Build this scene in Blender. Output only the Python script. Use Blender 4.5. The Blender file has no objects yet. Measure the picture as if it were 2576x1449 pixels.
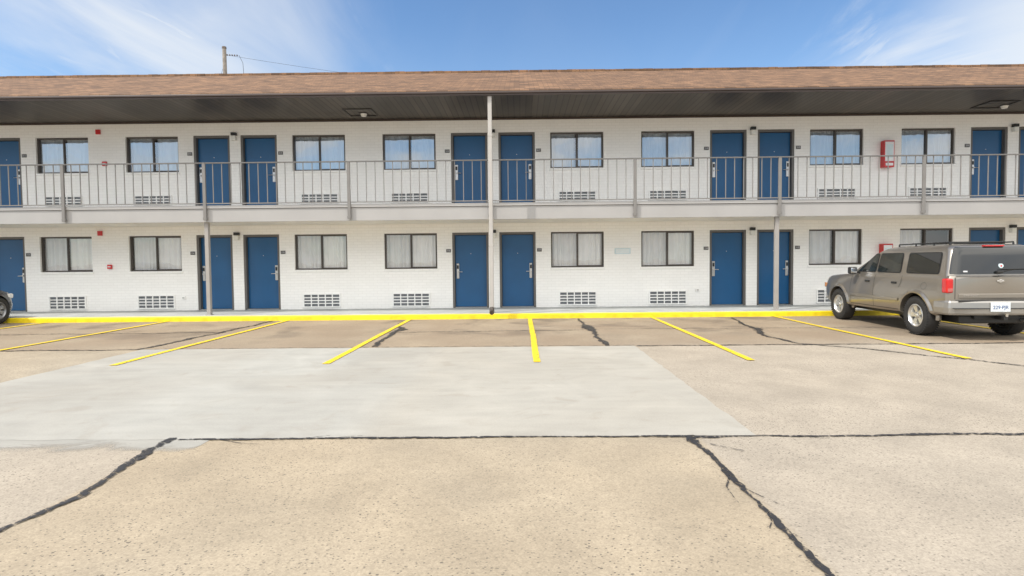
import bpy, bmesh, math, random
from mathutils import Matrix, Vector
random.seed(7)
scene=bpy.context.scene
COL=scene.collection
# ---------------------------------------------------------------- materials
def nd(nt,t,**k):
    n=nt.nodes.new(t)
    for a,b in k.items(): setattr(n,a,b)
    return n
def mat(name,col,rough=.6,metal=0.0,nscale=6,namt=.12,bump=0.0,bscale=60,coat=0,coord='Object',spec=None):
    m=bpy.data.materials.new(name); m.use_nodes=True; nt=m.node_tree
    b=nt.nodes['Principled BSDF']
    tc=nd(nt,'ShaderNodeTexCoord'); src=tc.outputs['Object']
    if coord=='World':
        g=nd(nt,'ShaderNodeNewGeometry'); src=g.outputs['Position']
    n=nd(nt,'ShaderNodeTexNoise'); n.inputs['Scale'].default_value=nscale; n.inputs['Detail'].default_value=6
    nt.links.new(src,n.inputs['Vector'])
    r=nd(nt,'ShaderNodeMapRange'); r.inputs['From Min'].default_value=.3; r.inputs['From Max'].default_value=.7
    r.inputs['To Min'].default_value=1-namt; r.inputs['To Max'].default_value=1+namt
    nt.links.new(n.outputs['Fac'],r.inputs['Value'])
    mx=nd(nt,'ShaderNodeVectorMath',operation='SCALE'); mx.inputs[0].default_value=col[:3]
    nt.links.new(r.outputs['Result'],mx.inputs['Scale']); nt.links.new(mx.outputs[0],b.inputs['Base Color'])
    b.inputs['Roughness'].default_value=rough; b.inputs['Metallic'].default_value=metal
    b.inputs['Coat Weight'].default_value=coat; b.inputs['Coat Roughness'].default_value=.04
    if spec is not None: b.inputs['Specular IOR Level'].default_value=spec
    if bump>0:
        n2=nd(nt,'ShaderNodeTexNoise'); n2.inputs['Scale'].default_value=bscale; n2.inputs['Detail'].default_value=4
        nt.links.new(src,n2.inputs['Vector'])
        bp=nd(nt,'ShaderNodeBump'); bp.inputs['Strength'].default_value=bump; bp.inputs['Distance'].default_value=.01
        nt.links.new(n2.outputs['Fac'],bp.inputs['Height']); nt.links.new(bp.outputs['Normal'],b.inputs['Normal'])
    return m
class NT:
    def __init__(s,m): s.nt=m.node_tree; s.b=s.nt.nodes.get('Principled BSDF')
    def l(s,a,b): s.nt.links.new(a,b)
    def pos(s): return nd(s.nt,'ShaderNodeNewGeometry').outputs['Position']
    def noise(s,v,sc,det=5,dist=0,rough=.5):
        n=nd(s.nt,'ShaderNodeTexNoise'); n.inputs['Scale'].default_value=sc; n.inputs['Detail'].default_value=det
        n.inputs['Distortion'].default_value=dist; n.inputs['Roughness'].default_value=rough; s.l(v,n.inputs['Vector']); return n.outputs['Fac']
    def voro(s,v,sc):
        n=nd(s.nt,'ShaderNodeTexVoronoi',voronoi_dimensions='2D'); n.inputs['Scale'].default_value=sc; s.l(v,n.inputs['Vector']); return n
    def rng(s,v,a,b,c,d,smooth=False):
        n=nd(s.nt,'ShaderNodeMapRange'); n.interpolation_type='SMOOTHSTEP' if smooth else 'LINEAR'
        for k,x in zip(('From Min','From Max','To Min','To Max'),(a,b,c,d)): n.inputs[k].default_value=x
        s.l(v,n.inputs['Value']); return n.outputs['Result']
    def math(s,op,a,b=None,clamp=False):
        n=nd(s.nt,'ShaderNodeMath',operation=op); n.use_clamp=clamp
        for i,x in enumerate((a,b)):
            if x is None: continue
            if isinstance(x,(int,float)): n.inputs[i].default_value=x
            else: s.l(x,n.inputs[i])
        return n.outputs[0]
    def mix(s,f,a,b,bt='MIX'):
        n=nd(s.nt,'ShaderNodeMix',data_type='RGBA',blend_type=bt)
        if isinstance(f,(int,float)): n.inputs['Factor'].default_value=f
        else: s.l(f,n.inputs['Factor'])
        for k,x in ((6,a),(7,b)):
            if isinstance(x,tuple): n.inputs[k].default_value=(*x[:3],1)
            else: s.l(x,n.inputs[k])
        return n.outputs[2]
    def scale(s,c,f):
        n=nd(s.nt,'ShaderNodeVectorMath',operation='SCALE')
        if isinstance(c,tuple): n.inputs[0].default_value=c[:3]
        else: s.l(c,n.inputs[0])
        if isinstance(f,(int,float)): n.inputs['Scale'].default_value=f
        else: s.l(f,n.inputs['Scale'])
        return n.outputs[0]
    def mapping(s,v,loc=(0,0,0),rot=(0,0,0),sc=(1,1,1)):
        n=nd(s.nt,'ShaderNodeMapping'); n.inputs['Location'].default_value=loc; n.inputs['Rotation'].default_value=rot; n.inputs['Scale'].default_value=sc
        s.l(v,n.inputs['Vector']); return n.outputs[0]
    def bump(s,h,st,dist=.01):
        n=nd(s.nt,'ShaderNodeBump'); n.inputs['Strength'].default_value=st; n.inputs['Distance'].default_value=dist
        s.l(h,n.inputs['Height']); s.l(n.outputs[0],s.b.inputs['Normal'])
    def sep(s,v):
        n=nd(s.nt,'ShaderNodeSeparateXYZ'); s.l(v,n.inputs[0]); return n.outputs
def newmat(name):
    m=bpy.data.materials.new(name); m.use_nodes=True; return m,NT(m)

def brick_mat():
    m,N=newmat('painted_brick'); p=N.pos()
    xyz=N.sep(p); c=nd(N.nt,'ShaderNodeCombineXYZ'); N.l(xyz[0],c.inputs[0]); N.l(xyz[2],c.inputs[1])
    b=nd(N.nt,'ShaderNodeTexBrick'); b.inputs['Scale'].default_value=1; b.inputs['Brick Width'].default_value=.21; b.inputs['Row Height'].default_value=.076
    b.inputs['Mortar Size'].default_value=.006; b.inputs['Mortar Smooth'].default_value=.5; b.inputs['Bias'].default_value=0
    b.inputs['Color1'].default_value=(.95,.935,.90,1); b.inputs['Color2'].default_value=(.92,.905,.87,1); b.inputs['Mortar'].default_value=(.845,.83,.795,1)
    N.l(c.outputs[0],b.inputs['Vector'])
    n=N.noise(p,.9,6); f=N.rng(n,.3,.7,.975,1.01)
    col=N.scale(b.outputs['Color'],f)
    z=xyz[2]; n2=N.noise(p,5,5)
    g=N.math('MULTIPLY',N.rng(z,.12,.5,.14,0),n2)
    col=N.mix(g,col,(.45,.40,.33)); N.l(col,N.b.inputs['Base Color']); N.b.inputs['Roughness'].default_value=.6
    h=N.math('ADD',N.math('MULTIPLY',b.outputs['Fac'],-1.0),N.math('MULTIPLY',N.noise(p,40,3),.3))
    N.bump(h,.18,.006); return m
def ground_mat():
    m,N=newmat('aggregate_concrete'); p=N.pos(); xyz=N.sep(p); X,Y=xyz[0],xyz[1]
    n1=N.noise(p,.22,6,.5); n2=N.noise(p,1.6,7,.3); n3=N.noise(p,200,2); n4=N.noise(p,.7,5); n5=N.noise(p,14,4)
    col=N.mix(N.rng(n1,.3,.7,0,1),(.362,.292,.200),(.338,.290,.218))
    grey=N.math('MAXIMUM',N.rng(X,1.36,1.42,0,.7),N.math('MULTIPLY',N.rng(X,-2.74,-2.8,0,.7),N.rng(Y,-10.9,-11,0,1)))
    grey=N.math('MULTIPLY',grey,N.rng(Y,-5.5,-6.4,0,1))
    col=N.mix(grey,col,(.358,.314,.256))
    col=N.scale(col,N.rng(n2,.28,.72,.86,1.12)); col=N.scale(col,N.rng(n5,.3,.7,.96,1.04))
    st=N.rng(Y,-6.42,-6.32,0,1); stm=N.math('MULTIPLY',st,N.rng(n4,.3,.65,.35,.9))
    col=N.mix(stm,col,(.25,.19,.13))
    s1=N.noise(N.mapping(p,loc=(3.1,1.2,0)),.75,4,.4); s1=N.math('MULTIPLY',N.rng(s1,.50,.68,0,.65,True),N.rng(Y,-6,-4,0,1)); col=N.mix(s1,col,(.11,.085,.064))
    v=N.voro(p,110); ag=N.sep(v.outputs['Color'])[0]; col=N.scale(col,N.rng(ag,0,1,.86,1.12))
    col=N.scale(col,N.rng(n3,.3,.7,.9,1.09))
    clus=N.rng(N.noise(p,.8,3),.38,.62,.3,1)
    for sc,th,sel in ((8,.06,.48),(19,.11,.68),(42,.20,.84)):
        v2=N.voro(N.mapping(p,sc=(1,1.25,1)),sc)
        d=N.math('LESS_THAN',N.math('ADD',v2.outputs['Distance'],N.math('MULTIPLY',N.noise(p,90,2),.08)),th+.04)
        q=N.math('GREATER_THAN',N.sep(v2.outputs['Color'])[1],sel)
        col=N.mix(N.math('MULTIPLY',N.math('MULTIPLY',N.math('MULTIPLY',d,q),clus),.85),col,(.07,.06,.05))
    N.l(col,N.b.inputs['Base Color']); N.b.inputs['Roughness'].default_value=.85
    h=N.math('ADD',N.math('MULTIPLY',ag,.5),n3); N.bump(h,.25,.003); return m
def patch_nodes(N,p):
    n1=N.noise(p,.35,6,.5); n2=N.noise(N.mapping(p,sc=(.5,3,1)),2.2,6,.3); n3=N.noise(p,110,3)
    col=N.mix(N.rng(n1,.38,.62,0,1),(.345,.326,.284),(.375,.365,.328))
    X=N.sep(p)[0]; col=N.mix(N.rng(X,-1.6,-1.1,0,.45,True),col,(.385,.352,.292))
    col=N.scale(col,N.rng(n2,.3,.7,.95,1.05)); col=N.scale(col,N.rng(n3,.3,.7,.94,1.06))
    n5=N.noise(p,1.1,6,1.2); col=N.scale(col,N.rng(n5,.3,.7,.90,1.07))
    n4=N.noise(p,3.0,8,1.0); col=N.mix(N.rng(n4,.58,.72,0,.25),col,(.25,.21,.16))
    N.l(col,N.b.inputs['Base Color']); N.b.inputs['Roughness'].default_value=.75; N.bump(N.math('ADD',n2,n3),.2,.004)
def patch_mat():
    m,N=newmat('new_concrete'); patch_nodes(N,N.pos()); return m
def spill_mat():
    m,N=newmat('spilled_concrete'); p=N.pos(); patch_nodes(N,p); Y=N.sep(p)[1]
    a=N.math('ADD',N.noise(p,2.2,8,.6,.65),N.math('MULTIPLY',N.math('ADD',Y,11.20),1.7)); N.l(N.rng(a,.40,.66,0,.9),N.b.inputs['Alpha']); return m
def worn(name,col,th,sc,rough=.7,lo=.9,soft=.03):
    m,N=newmat(name); p=N.pos(); n=N.noise(p,sc,6,.3,.7); n2=N.noise(p,3,4)
    a=N.rng(n,th-soft,th+soft,0,1)
    c=N.scale(col,N.rng(n2,.3,.7,lo,1.08)); N.l(c,N.b.inputs['Base Color']); N.l(a,N.b.inputs['Alpha'])
    N.b.inputs['Roughness'].default_value=rough; N.bump(N.noise(p,80,2),.3,.004); return m
def shingle_mat():
    m,N=newmat('shingles'); p=N.pos(); xyz=N.sep(p); c=nd(N.nt,'ShaderNodeCombineXYZ'); N.l(xyz[0],c.inputs[0]); N.l(N.math('MULTIPLY',xyz[1],1.083),c.inputs[1])
    def br(w,h,c1,c2,mo):
        b=nd(N.nt,'ShaderNodeTexBrick'); b.inputs['Scale'].default_value=1; b.inputs['Brick Width'].default_value=w; b.inputs['Row Height'].default_value=h
        b.inputs['Mortar Size'].default_value=.006; b.inputs['Bias'].default_value=0
        b.inputs['Color1'].default_value=c1; b.inputs['Color2'].default_value=c2; b.inputs['Mortar'].default_value=mo; N.l(c.outputs[0],b.inputs['Vector']); return b
    b=br(.24,.145,(.27,.152,.080,1),(.14,.080,.045,1),(.08,.045,.028,1)); b2=br(.33,.145,(1,1,1,1),(.66,.66,.66,1),(1,1,1,1))
    col=N.mix(1.0,b.outputs['Color'],b2.outputs['Color'],'MULTIPLY')
    col=N.scale(col,N.rng(N.noise(p,1.2,6),.3,.7,.92,1.08)); col=N.scale(col,N.rng(N.noise(p,60,2),.3,.7,.8,1.2))
    N.l(col,N.b.inputs['Base Color']); N.b.inputs['Roughness'].default_value=.9; N.bump(b.outputs['Fac'],.6,-.01); return m
def soffit_mat():
    m,N=newmat('soffit_boards'); p=N.pos(); xyz=N.sep(p)
    w=N.math('FRACT',N.math('MULTIPLY',xyz[0],1/.15)); g=N.math('LESS_THAN',w,.16)
    fl=N.math('FLOOR',N.math('MULTIPLY',xyz[0],1/.15)); wn=nd(N.nt,'ShaderNodeTexWhiteNoise',noise_dimensions='1D'); N.l(fl,wn.inputs['W'])
    col=N.scale((.058,.048,.037),N.rng(wn.outputs['Value'],0,1,.75,1.25))
    col=N.scale(col,N.rng(N.noise(N.mapping(p,sc=(1,.3,1)),1.3,5),.3,.7,.65,1.35))
    col=N.mix(g,col,(.012,.010,.008)); N.l(col,N.b.inputs['Base Color']); N.b.inputs['Roughness'].default_value=.42; return m
def glass_mat(name,refl,tint,wave=.02):
    m=bpy.data.materials.new(name); m.use_nodes=True; nt=m.node_tree; nt.nodes.clear(); N=NT(m)
    o=nd(nt,'ShaderNodeOutputMaterial'); t=nd(nt,'ShaderNodeBsdfTransparent'); t.inputs[0].default_value=(*tint,1)
    g=nd(nt,'ShaderNodeBsdfGlossy'); g.inputs['Roughness'].default_value=.015
    lw=nd(nt,'ShaderNodeLayerWeight'); lw.inputs['Blend'].default_value=.25
    f=N.math('ADD',N.math('MULTIPLY',lw.outputs['Fresnel'],.8),refl,True)
    bp=nd(nt,'ShaderNodeBump'); bp.inputs['Strength'].default_value=wave; bp.inputs['Distance'].default_value=.05
    N.l(N.noise(N.pos(),1.7,2),bp.inputs['Height']); N.l(bp.outputs[0],g.inputs['Normal'])
    mx=nd(nt,'ShaderNodeMixShader'); N.l(f,mx.inputs[0]); N.l(t.outputs[0],mx.inputs[1]); N.l(g.outputs[0],mx.inputs[2]); N.l(mx.outputs[0],o.inputs[0]); return m
M=dict(
 brick=brick_mat(), ground=ground_mat(), patch=patch_mat(), spill=spill_mat(), tar=worn('tar',(.032,.030,.030),.44,30,.55,soft=.05), tarthin=worn('tar_thin',(.045,.04,.037),.47,24,.6,soft=.04),
 line=worn('yellow_line_paint',(.76,.55,.022),.39,24,.6), shingle=shingle_mat(), soffit=soffit_mat(),
 kerb=mat('yellow_kerb_paint',(.82,.62,.014),.5,0,5,.16,.25,30,coord='World'),
 walk=mat('sidewalk_concrete',(.35,.365,.36),.7,0,1.5,.14,.2,50,coord='World'),
 fascia=mat('brown_fascia',(.070,.050,.043),.4,0,2,.1),
 beam=mat('grey_beam_paint',(.37,.36,.35),.45,0,1.2,.06,coord='World'),
 lip=mat('slab_lip_paint',(.45,.44,.43),.5,0,1.2,.06,coord='World'),
 under=mat('balcony_underside_paint',(.78,.75,.69),.6,0,1.2,.05,coord='World'),
 rail=mat('rail_paint',(.20,.19,.18),.4,0,3,.08), post=mat('post_paint',(.33,.31,.29),.45,0,3,.06),
 spout=mat('downspout_paint',(.42,.40,.375),.45,0,3,.06),
 door=mat('blue_door_paint',(.010,.090,.225),.30,0,1.5,.08,coord='World'), dframe=mat('door_frame_paint',(.13,.12,.11),.4,0,3,.08),
 wframe=mat('bronze_aluminium',(.085,.072,.062),.35,.3,3,.1), glassu=glass_mat('window_glass_upper',.40,(.84,.91,.98),.05), glassl=glass_mat('window_glass_lower',.14,(.95,.95,.94),.04),
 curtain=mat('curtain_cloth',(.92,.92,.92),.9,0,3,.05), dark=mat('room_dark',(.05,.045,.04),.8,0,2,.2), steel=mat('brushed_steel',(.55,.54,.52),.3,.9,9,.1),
 lockw=mat('lock_housing',(.78,.78,.78),.35,.2,9,.05), black=mat('black_plastic',(.018,.018,.018),.4,0,8,.15), acw=mat('vent_frame_paint',(.90,.89,.86),.45,0,5,.04),
 acd=mat('vent_dark_core',(.09,.098,.11),.6,.2,14,.3), acf=mat('vent_fin_aluminium',(.30,.31,.32),.5,.3,14,.2), lampw=mat('lamp_diffuser',(.8,.8,.76),.3,0,8,.05), red=mat('red_paint',(.55,.015,.015),.35,0,5,.1,coat=.3),
 plate=mat('sign_grey',(.10,.095,.09),.4,0,9,.1), white=mat('white_paint',(.8,.8,.8),.4,0,5,.05), pale=mat('pale_sign',(.62,.73,.76),.5,0,8,.08),
 wood=mat('weathered_pole_wood',(.26,.23,.20),.85,0,4,.3,.4,20), insul=mat('insulator_ceramic',(.12,.09,.07),.3,0,5,.1), wire=mat('wire_rubber',(.03,.03,.03),.6),
)
# ---------------------------------------------------------------- mesh helpers
class B:
    def __init__(s): s.v=[];s.f=[];s.m=[];s.mats=[]
    def mi(s,m):
        if m not in s.mats: s.mats.append(m)
        return s.mats.index(m)
    def quad(s,ps,m):
        n=len(s.v); s.v+= [tuple(p) for p in ps]; s.f.append(tuple(range(n,n+len(ps)))); s.m.append(s.mi(m))
    def box(s,x0,x1,y0,y1,z0,z1,m,c=0):
        i=s.mi(m); n=len(s.v)
        if c<=0:
            s.v+=[(x,y,z) for z in (z0,z1) for y in (y0,y1) for x in (x0,x1)]
            for f in ((0,2,3,1),(4,5,7,6),(0,1,5,4),(2,6,7,3),(0,4,6,2),(1,3,7,5)): s.f.append(tuple(n+k for k in f)); s.m.append(i)
        else:
            bm=bmesh.new(); bmesh.ops.create_cube(bm,size=1)
            for v in bm.verts: v.co=Vector(((x0+x1)/2+v.co.x*(x1-x0),(y0+y1)/2+v.co.y*(y1-y0),(z0+z1)/2+v.co.z*(z1-z0)))
            bmesh.ops.bevel(bm,geom=bm.edges[:],offset=c,segments=2,affect='EDGES',profile=.5)
            bm.verts.index_update()
            s.v+=[tuple(v.co) for v in bm.verts]
            for f in bm.faces: s.f.append(tuple(n+v.index for v in f.verts)); s.m.append(i)
            bm.free()
    def cyl(s,p0,p1,r0,r1,m,n=12,cap=True):
        i=s.mi(m); p0=Vector(p0);p1=Vector(p1); d=(p1-p0).normalized(); a=d.orthogonal().normalized(); b=d.cross(a); k=len(s.v)
        for p,r in ((p0,r0),(p1,r1)):
            for j in range(n):
                t=2*math.pi*j/n; s.v.append(tuple(p+a*(r*math.cos(t))+b*(r*math.sin(t))))
        for j in range(n):
            s.f.append((k+j,k+(j+1)%n,k+n+(j+1)%n,k+n+j)); s.m.append(i)
        if cap: s.f.append(tuple(k+j for j in reversed(range(n)))); s.m.append(i); s.f.append(tuple(k+n+j for j in range(n))); s.m.append(i)
    def lathe(s,prof,m,n=32,cx=0,cy=0,cz=0):
        i=s.mi(m); k=len(s.v); L=len(prof)
        for r,x in prof:
            for j in range(n):
                t=2*math.pi*j/n; s.v.append((cx+x,cy+r*math.cos(t),cz+r*math.sin(t)))
        for a in range(L-1):
            for j in range(n):
                s.f.append((k+a*n+j,k+a*n+(j+1)%n,k+(a+1)*n+(j+1)%n,k+(a+1)*n+j)); s.m.append(i)
    def mesh(s,name,smooth=False,ang=35):
        me=bpy.data.meshes.new(name); me.from_pydata(s.v,[],s.f)
        for m in s.mats: me.materials.append(m)
        for p,i in zip(me.polygons,s.m): p.material_index=i
        bm=bmesh.new(); bm.from_mesh(me); bmesh.ops.recalc_face_normals(bm,faces=bm.faces); bm.to_mesh(me); bm.free()
        if smooth: smooth_me(me,ang)
        return me
def smooth_me(me,ang=35):
    bm=bmesh.new(); bm.from_mesh(me)
    for f in bm.faces: f.smooth=True
    for e in bm.edges:
        if len(e.link_faces)==2 and e.calc_face_angle(0)>math.radians(ang): e.smooth=False
    bm.to_mesh(me); bm.free()
def obj(name,me,parent=None,loc=(0,0,0),rot=(0,0,0),**props):
    o=bpy.data.objects.new(name,me); COL.objects.link(o); o.location=loc; o.rotation_euler=rot
    if parent: o.parent=parent
    for k,v in props.items(): o[k]=v
    return o
def text_mesh(s,size,m,ext=.001):
    c=bpy.data.curves.new('t','FONT'); c.body=s; c.size=size; c.align_x='CENTER'; c.align_y='CENTER'; c.extrude=ext
    o=bpy.data.objects.new('t',c); COL.objects.link(o); dg=bpy.context.evaluated_depsgraph_get(); dg.update()
    me=bpy.data.meshes.new_from_object(o.evaluated_get(dg)); bpy.data.objects.remove(o); me.materials.clear(); me.materials.append(m); return me

# ---------------------------------------------------------------- ground
b=B(); b.quad([(-600,-600,0),(600,-600,0),(600,600,0),(-600,600,0)],M['ground']); obj('parking_lot_ground',b.mesh('ground'),kind='structure')
def ragged(pts,amp,step=.12,closed=True,seed=1):
    rr=random.Random(seed); out=[]; n=len(pts)
    for i in range(n if closed else n-1):
        a=Vector(pts[i]); c=Vector(pts[(i+1)%n]); L=(c-a).length; k=max(1,int(L/step)); nn=Vector((-(c-a).y,(c-a).x))/L
        for j in range(k):
            q=a+(c-a)*(j/k); out.append(q+nn*rr.uniform(-amp,amp)*(0 if j==0 else 1))
    return out
pp=ragged([(-6.26,-10.98),(-2.9,-11.0),(1.86,-11.0),(1.85,-6.33),(-6.27,-6.3)],.012)
b=B(); b.quad([(p.x,p.y,.004) for p in pp],M['patch'])
obj('concrete_pavement_patch',b.mesh('patch'),kind='structure')
b=B(); b.quad([(-7.2,-11.6,.0025),(-2.5,-11.6,.0025),(-2.5,-10.9,.0025),(-7.2,-10.9,.0025)],M['spill']); obj('concrete_spill_pavement',b.mesh('spill'),kind='structure')
def ribbon(bb,pts,w,m,z=.008,seed=0,amp=.6,wander=.02,step=.025):
    rr=random.Random(seed); P=[Vector(p[:2]) for p in pts]; W=[p[2] if len(p)>2 else w for p in pts]; C=[];
    for i in range(len(P)-1):
        k=max(1,int((P[i+1]-P[i]).length/step))
        for j in range(k): C.append((P[i].lerp(P[i+1],j/k),W[i]+(W[i+1]-W[i])*j/k))
    C.append((P[-1],W[-1])); ph=rr.uniform(0,9); wa=0; L=[];R=[]; sl=0; sr=0; mid=[]
    for i,(c,wd) in enumerate(C):
        d=(C[min(i+1,len(C)-1)][0]-C[max(i-1,0)][0]).normalized(); n=Vector((-d.y,d.x))
        wa+=rr.uniform(-1,1)*wander*.35; wa*=.93
        sl=sl*.75+rr.uniform(-amp,amp)*.6; sr=sr*.75+rr.uniform(-amp,amp)*.6
        o=n*(wa+wander*math.sin(i*.11+ph)); L.append(c+o+n*wd/2*max(.1,1+sl)); R.append(c+o-n*wd/2*max(.1,1+sr)); mid.append(c+o)
    for i in range(len(C)-1):
        bb.quad([(L[i].x,L[i].y,z),(R[i].x,R[i].y,z),(R[i+1].x,R[i+1].y,z),(L[i+1].x,L[i+1].y,z)],m)
    return mid
def crack(pts,w,m=None,seed=0,branch=0,**k):
    b=B(); mid=ribbon(b,pts,w,m or M['tar'],seed=seed,**k); rr=random.Random(seed+99)
    for _ in range(branch):
        i=rr.randrange(2,len(mid)-8); d=(mid[i+5]-mid[i]).normalized(); n=Vector((-d.y,d.x))*rr.choice((-1,1)); L=rr.uniform(.15,.5)
        p=[mid[i],mid[i]+d*L*.5+n*L*.18,mid[i]+d*L+n*L*rr.uniform(.1,.5)]
        ribbon(b,[(p[0].x,p[0].y,.012),(p[1].x,p[1].y,.007),(p[2].x,p[2].y,.003)],.01,M['tarthin'],z=k.get('z',.008)-.0025,seed=rr.randrange(999),wander=.008,step=.02)
    obj('tar_crack_pavement',b.mesh('tar_crack'),kind='structure')
crack([(1.30,-11.0,.10),(1.345,-11.4,.045),(1.35,-12.1,.04),(1.345,-12.7,.035),(1.36,-13.2,.042),(1.36,-16)],.042,seed=1,wander=.010,branch=6)
crack([(-2.84,-10.97,.08),(-2.78,-11.6,.055),(-2.70,-12.1,.05),(-2.77,-12.5,.045),(-2.75,-14),(-2.75,-17)],.045,seed=2,wander=.016,branch=6)
crack([(-2.75,-11.02,.03),(-1.7,-11.01,.03),(-.6,-11.01,.045),(.2,-11.01,.022),(1.0,-11.01,.03),(1.5,-11.05,.07),(1.6,-11.04,.025),(1.86,-11.02,.02)],.03,seed=3,wander=.006,z=.0085,branch=3,amp=.5)
crack([(1.86,-11.02,.02),(2.6,-11.03,.04),(4,-11.02,.045),(7,-11.04,.045),(12,-11,.04)],.04,seed=4,wander=.010,branch=5)
crack([(1.42,-11.22),(1.62,-11.38)],.010,M['tarthin'],seed=14,wander=.01,z=.0095)
crack([(1.88,-6.35),(4,-6.36),(8,-6.37),(15,-6.4)],.05,M['tar'],seed=5,wander=.015)
crack([(-18,-6.3),(-10,-6.33),(-6.3,-6.33)],.055,M['tar'],seed=6,wander=.02)
crack([(-6.3,-6.28),(-4,-6.27),(0,-6.27),(1.85,-6.3)],.024,M['tarthin'],seed=16,wander=.01,z=.0095)
crack([(1.38,-2.0,.05),(1.37,-3.2,.06),(1.42,-3.6,.2),(1.45,-4.1,.18),(1.38,-4.5,.09),(1.42,-6.3,.09)],.06,seed=7,branch=3)
crack([(-2.75,-2.1,.04),(-2.72,-3.3,.05),(-2.50,-3.9,.16),(-2.56,-4.5,.09),(-2.48,-6.2,.08)],.06,seed=8,wander=.03,branch=3)
crack([(-6.0,-1.95),(-6.12,-4),(-6.3,-6.3)],.08,seed=9,wander=.03)
crack([(5.05,-2.1,.04),(4.7,-3.9,.07),(4.65,-4.4,.18),(4.4,-5.4,.06),(4.6,-6.2,.05),(5.5,-7.1,.045),(6.45,-8.3,.05),(7.5,-9.2,.03)],.05,seed=10,wander=.03,z=.0095,branch=4)
crack([(-2.5,-4.35),(0,-4.25),(1.4,-4.2)],.04,M['tarthin'],seed=11,wander=.02)
crack([(1.4,-4.1),(4.6,-4.15),(9,-4.2)],.03,M['tarthin'],seed=12,wander=.02)
crack([(-18,-4.4),(-11,-4.2),(-6.1,-4.1)],.045,M['tarthin'],seed=13,wander=.03)
crack([(-13,-3.0),(-10,-5.0),(-9,-6.3)],.04,M['tarthin'],seed=15,wander=.04)
for k,xx in enumerate((-11.62,-8.66,-5.70,-2.72,.21,3.17,6.12,9.12,12.1)):
    b=B(); x2=xx+(.0 if k!=6 else .03); ribbon(b,[(xx,-1.89),(x2,-7.75)],.100,M['line'],z=.012,seed=40+k,amp=.06,wander=.004,step=.08)
    obj('yellow_pavement_marking',b.mesh('stall_line'),kind='structure')
b=B(); b.box(-24,24,-1.80,.25,-.2,.12,M['walk']); 
obj('sidewalk',b.mesh('sidewalk'),kind='structure')
bm=bmesh.new(); rr=random.Random(3); N_=480; rings=[]
for i in range(N_+1):
    x=-24+48*i/N_; j=rr.uniform(-.004,.004); t=rr.uniform(-.010,.010)
    rings.append([bm.verts.new(p) for p in ((x,-1.885+j,-.05),(x,-1.88+j,.10+j*.5),(x,-1.86,.119),(x,-1.812+t,.1225),(x,-1.79,.0))])
for i in range(N_):
    for k in range(4): bm.faces.new((rings[i][k],rings[i+1][k],rings[i+1][k+1],rings[i][k+1]))
me=bpy.data.meshes.new('kerb'); bm.to_mesh(me); bm.free(); me.materials.append(M['kerb']); obj('yellow_kerb',me,kind='structure')

# ---------------------------------------------------------------- building
bld=obj('motel_building',None,label='two storey white brick motel with blue doors and brown roof',category='building')
CEN=[-14.94,-7.84,-.74,6.36,13.46]; P0,P1=-24.0,24.0; FL=[.12,2.85]
holes=[]
for c in CEN:
    for fz in FL:
        for s in (-1,1):
            a,d=sorted((c+s*.150,c+s*1.153)); holes.append((a,d,fz,fz+2.085))
            a,d=sorted((c+s*1.575,c+s*3.035)); holes.append((a,d,fz+1.095,fz+2.075))
ZT=5.32
xs=sorted(set([P0,P1]+[round(h[0],4) for h in holes]+[round(h[1],4) for h in holes])); zs=sorted(set([0,ZT]+[round(h[2],4) for h in holes]+[round(h[3],4) for h in holes]))
b=B()
for i in range(len(xs)-1):
    for j in range(len(zs)-1):
        cx=(xs[i]+xs[i+1])/2; cz=(zs[j]+zs[j+1])/2
        if any(h[0]<cx<h[1] and h[2]<cz<h[3] for h in holes): continue
        b.quad([(xs[i],0,zs[j]),(xs[i+1],0,zs[j]),(xs[i+1],0,zs[j+1]),(xs[i],0,zs[j+1])],M['brick'])
for h in holes:
    a,d,z0,z1=h; T=.2
    b.quad([(a,0,z0),(a,T,z0),(a,T,z1),(a,0,z1)],M['brick']); b.quad([(d,0,z0),(d,0,z1),(d,T,z1),(d,T,z0)],M['brick'])
    b.quad([(a,0,z1),(a,T,z1),(d,T,z1),(d,0,z1)],M['brick']); b.quad([(a,0,z0),(d,0,z0),(d,T,z0),(a,T,z0)],M['brick'])
b.quad([(P0,0,0),(P0,0,ZT),(P0,7.4,ZT),(P0,7.4,0)],M['brick']); b.quad([(P1,0,0),(P1,7.4,0),(P1,7.4,ZT),(P1,0,ZT)],M['brick']); b.quad([(P0,7.4,0),(P0,7.4,ZT),(P1,7.4,ZT),(P1,7.4,0)],M['brick'])
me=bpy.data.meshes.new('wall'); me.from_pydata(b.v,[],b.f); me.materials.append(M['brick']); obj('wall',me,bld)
b=B(); b.quad([(P0+.1,.6,0),(P1-.1,.6,0),(P1-.1,.6,ZT),(P0+.1,.6,ZT)],M['dark']); obj('dark_room_backing',b.mesh('interior'),bld)  # dark-coloured backing sheet stands in for the unlit depth of the rooms
b=B(); ey,ez=-2.27,5.395; ry,rz=2.72,5.395+4.99*.4167; by=7.71
b.quad([(P0-.4,ey,ez),(P1+.4,ey,ez),(P1+.4,ry,rz),(P0-.4,ry,rz)],M['shingle']); b.quad([(P0-.4,by,ez),(P0-.4,ry,rz),(P1+.4,ry,rz),(P1+.4,by,ez)],M['shingle'])
b.quad([(P0-.4,ey,ez),(P1+.4,ey,ez),(P1+.4,ey,ez-.022),(P0-.4,ey,ez-.022)],M['shingle'])
b.quad([(P0,ey+.1,ez-.03),(P0,ry,rz-.03),(P0,by,ez-.03)],M['brick']); b.quad([(P1,ey+.1,ez-.03),(P1,ry,rz-.03),(P1,by,ez-.03)],M['brick'])
roof=obj('roof',b.mesh('roof'),bld)
b=B(); 
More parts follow.
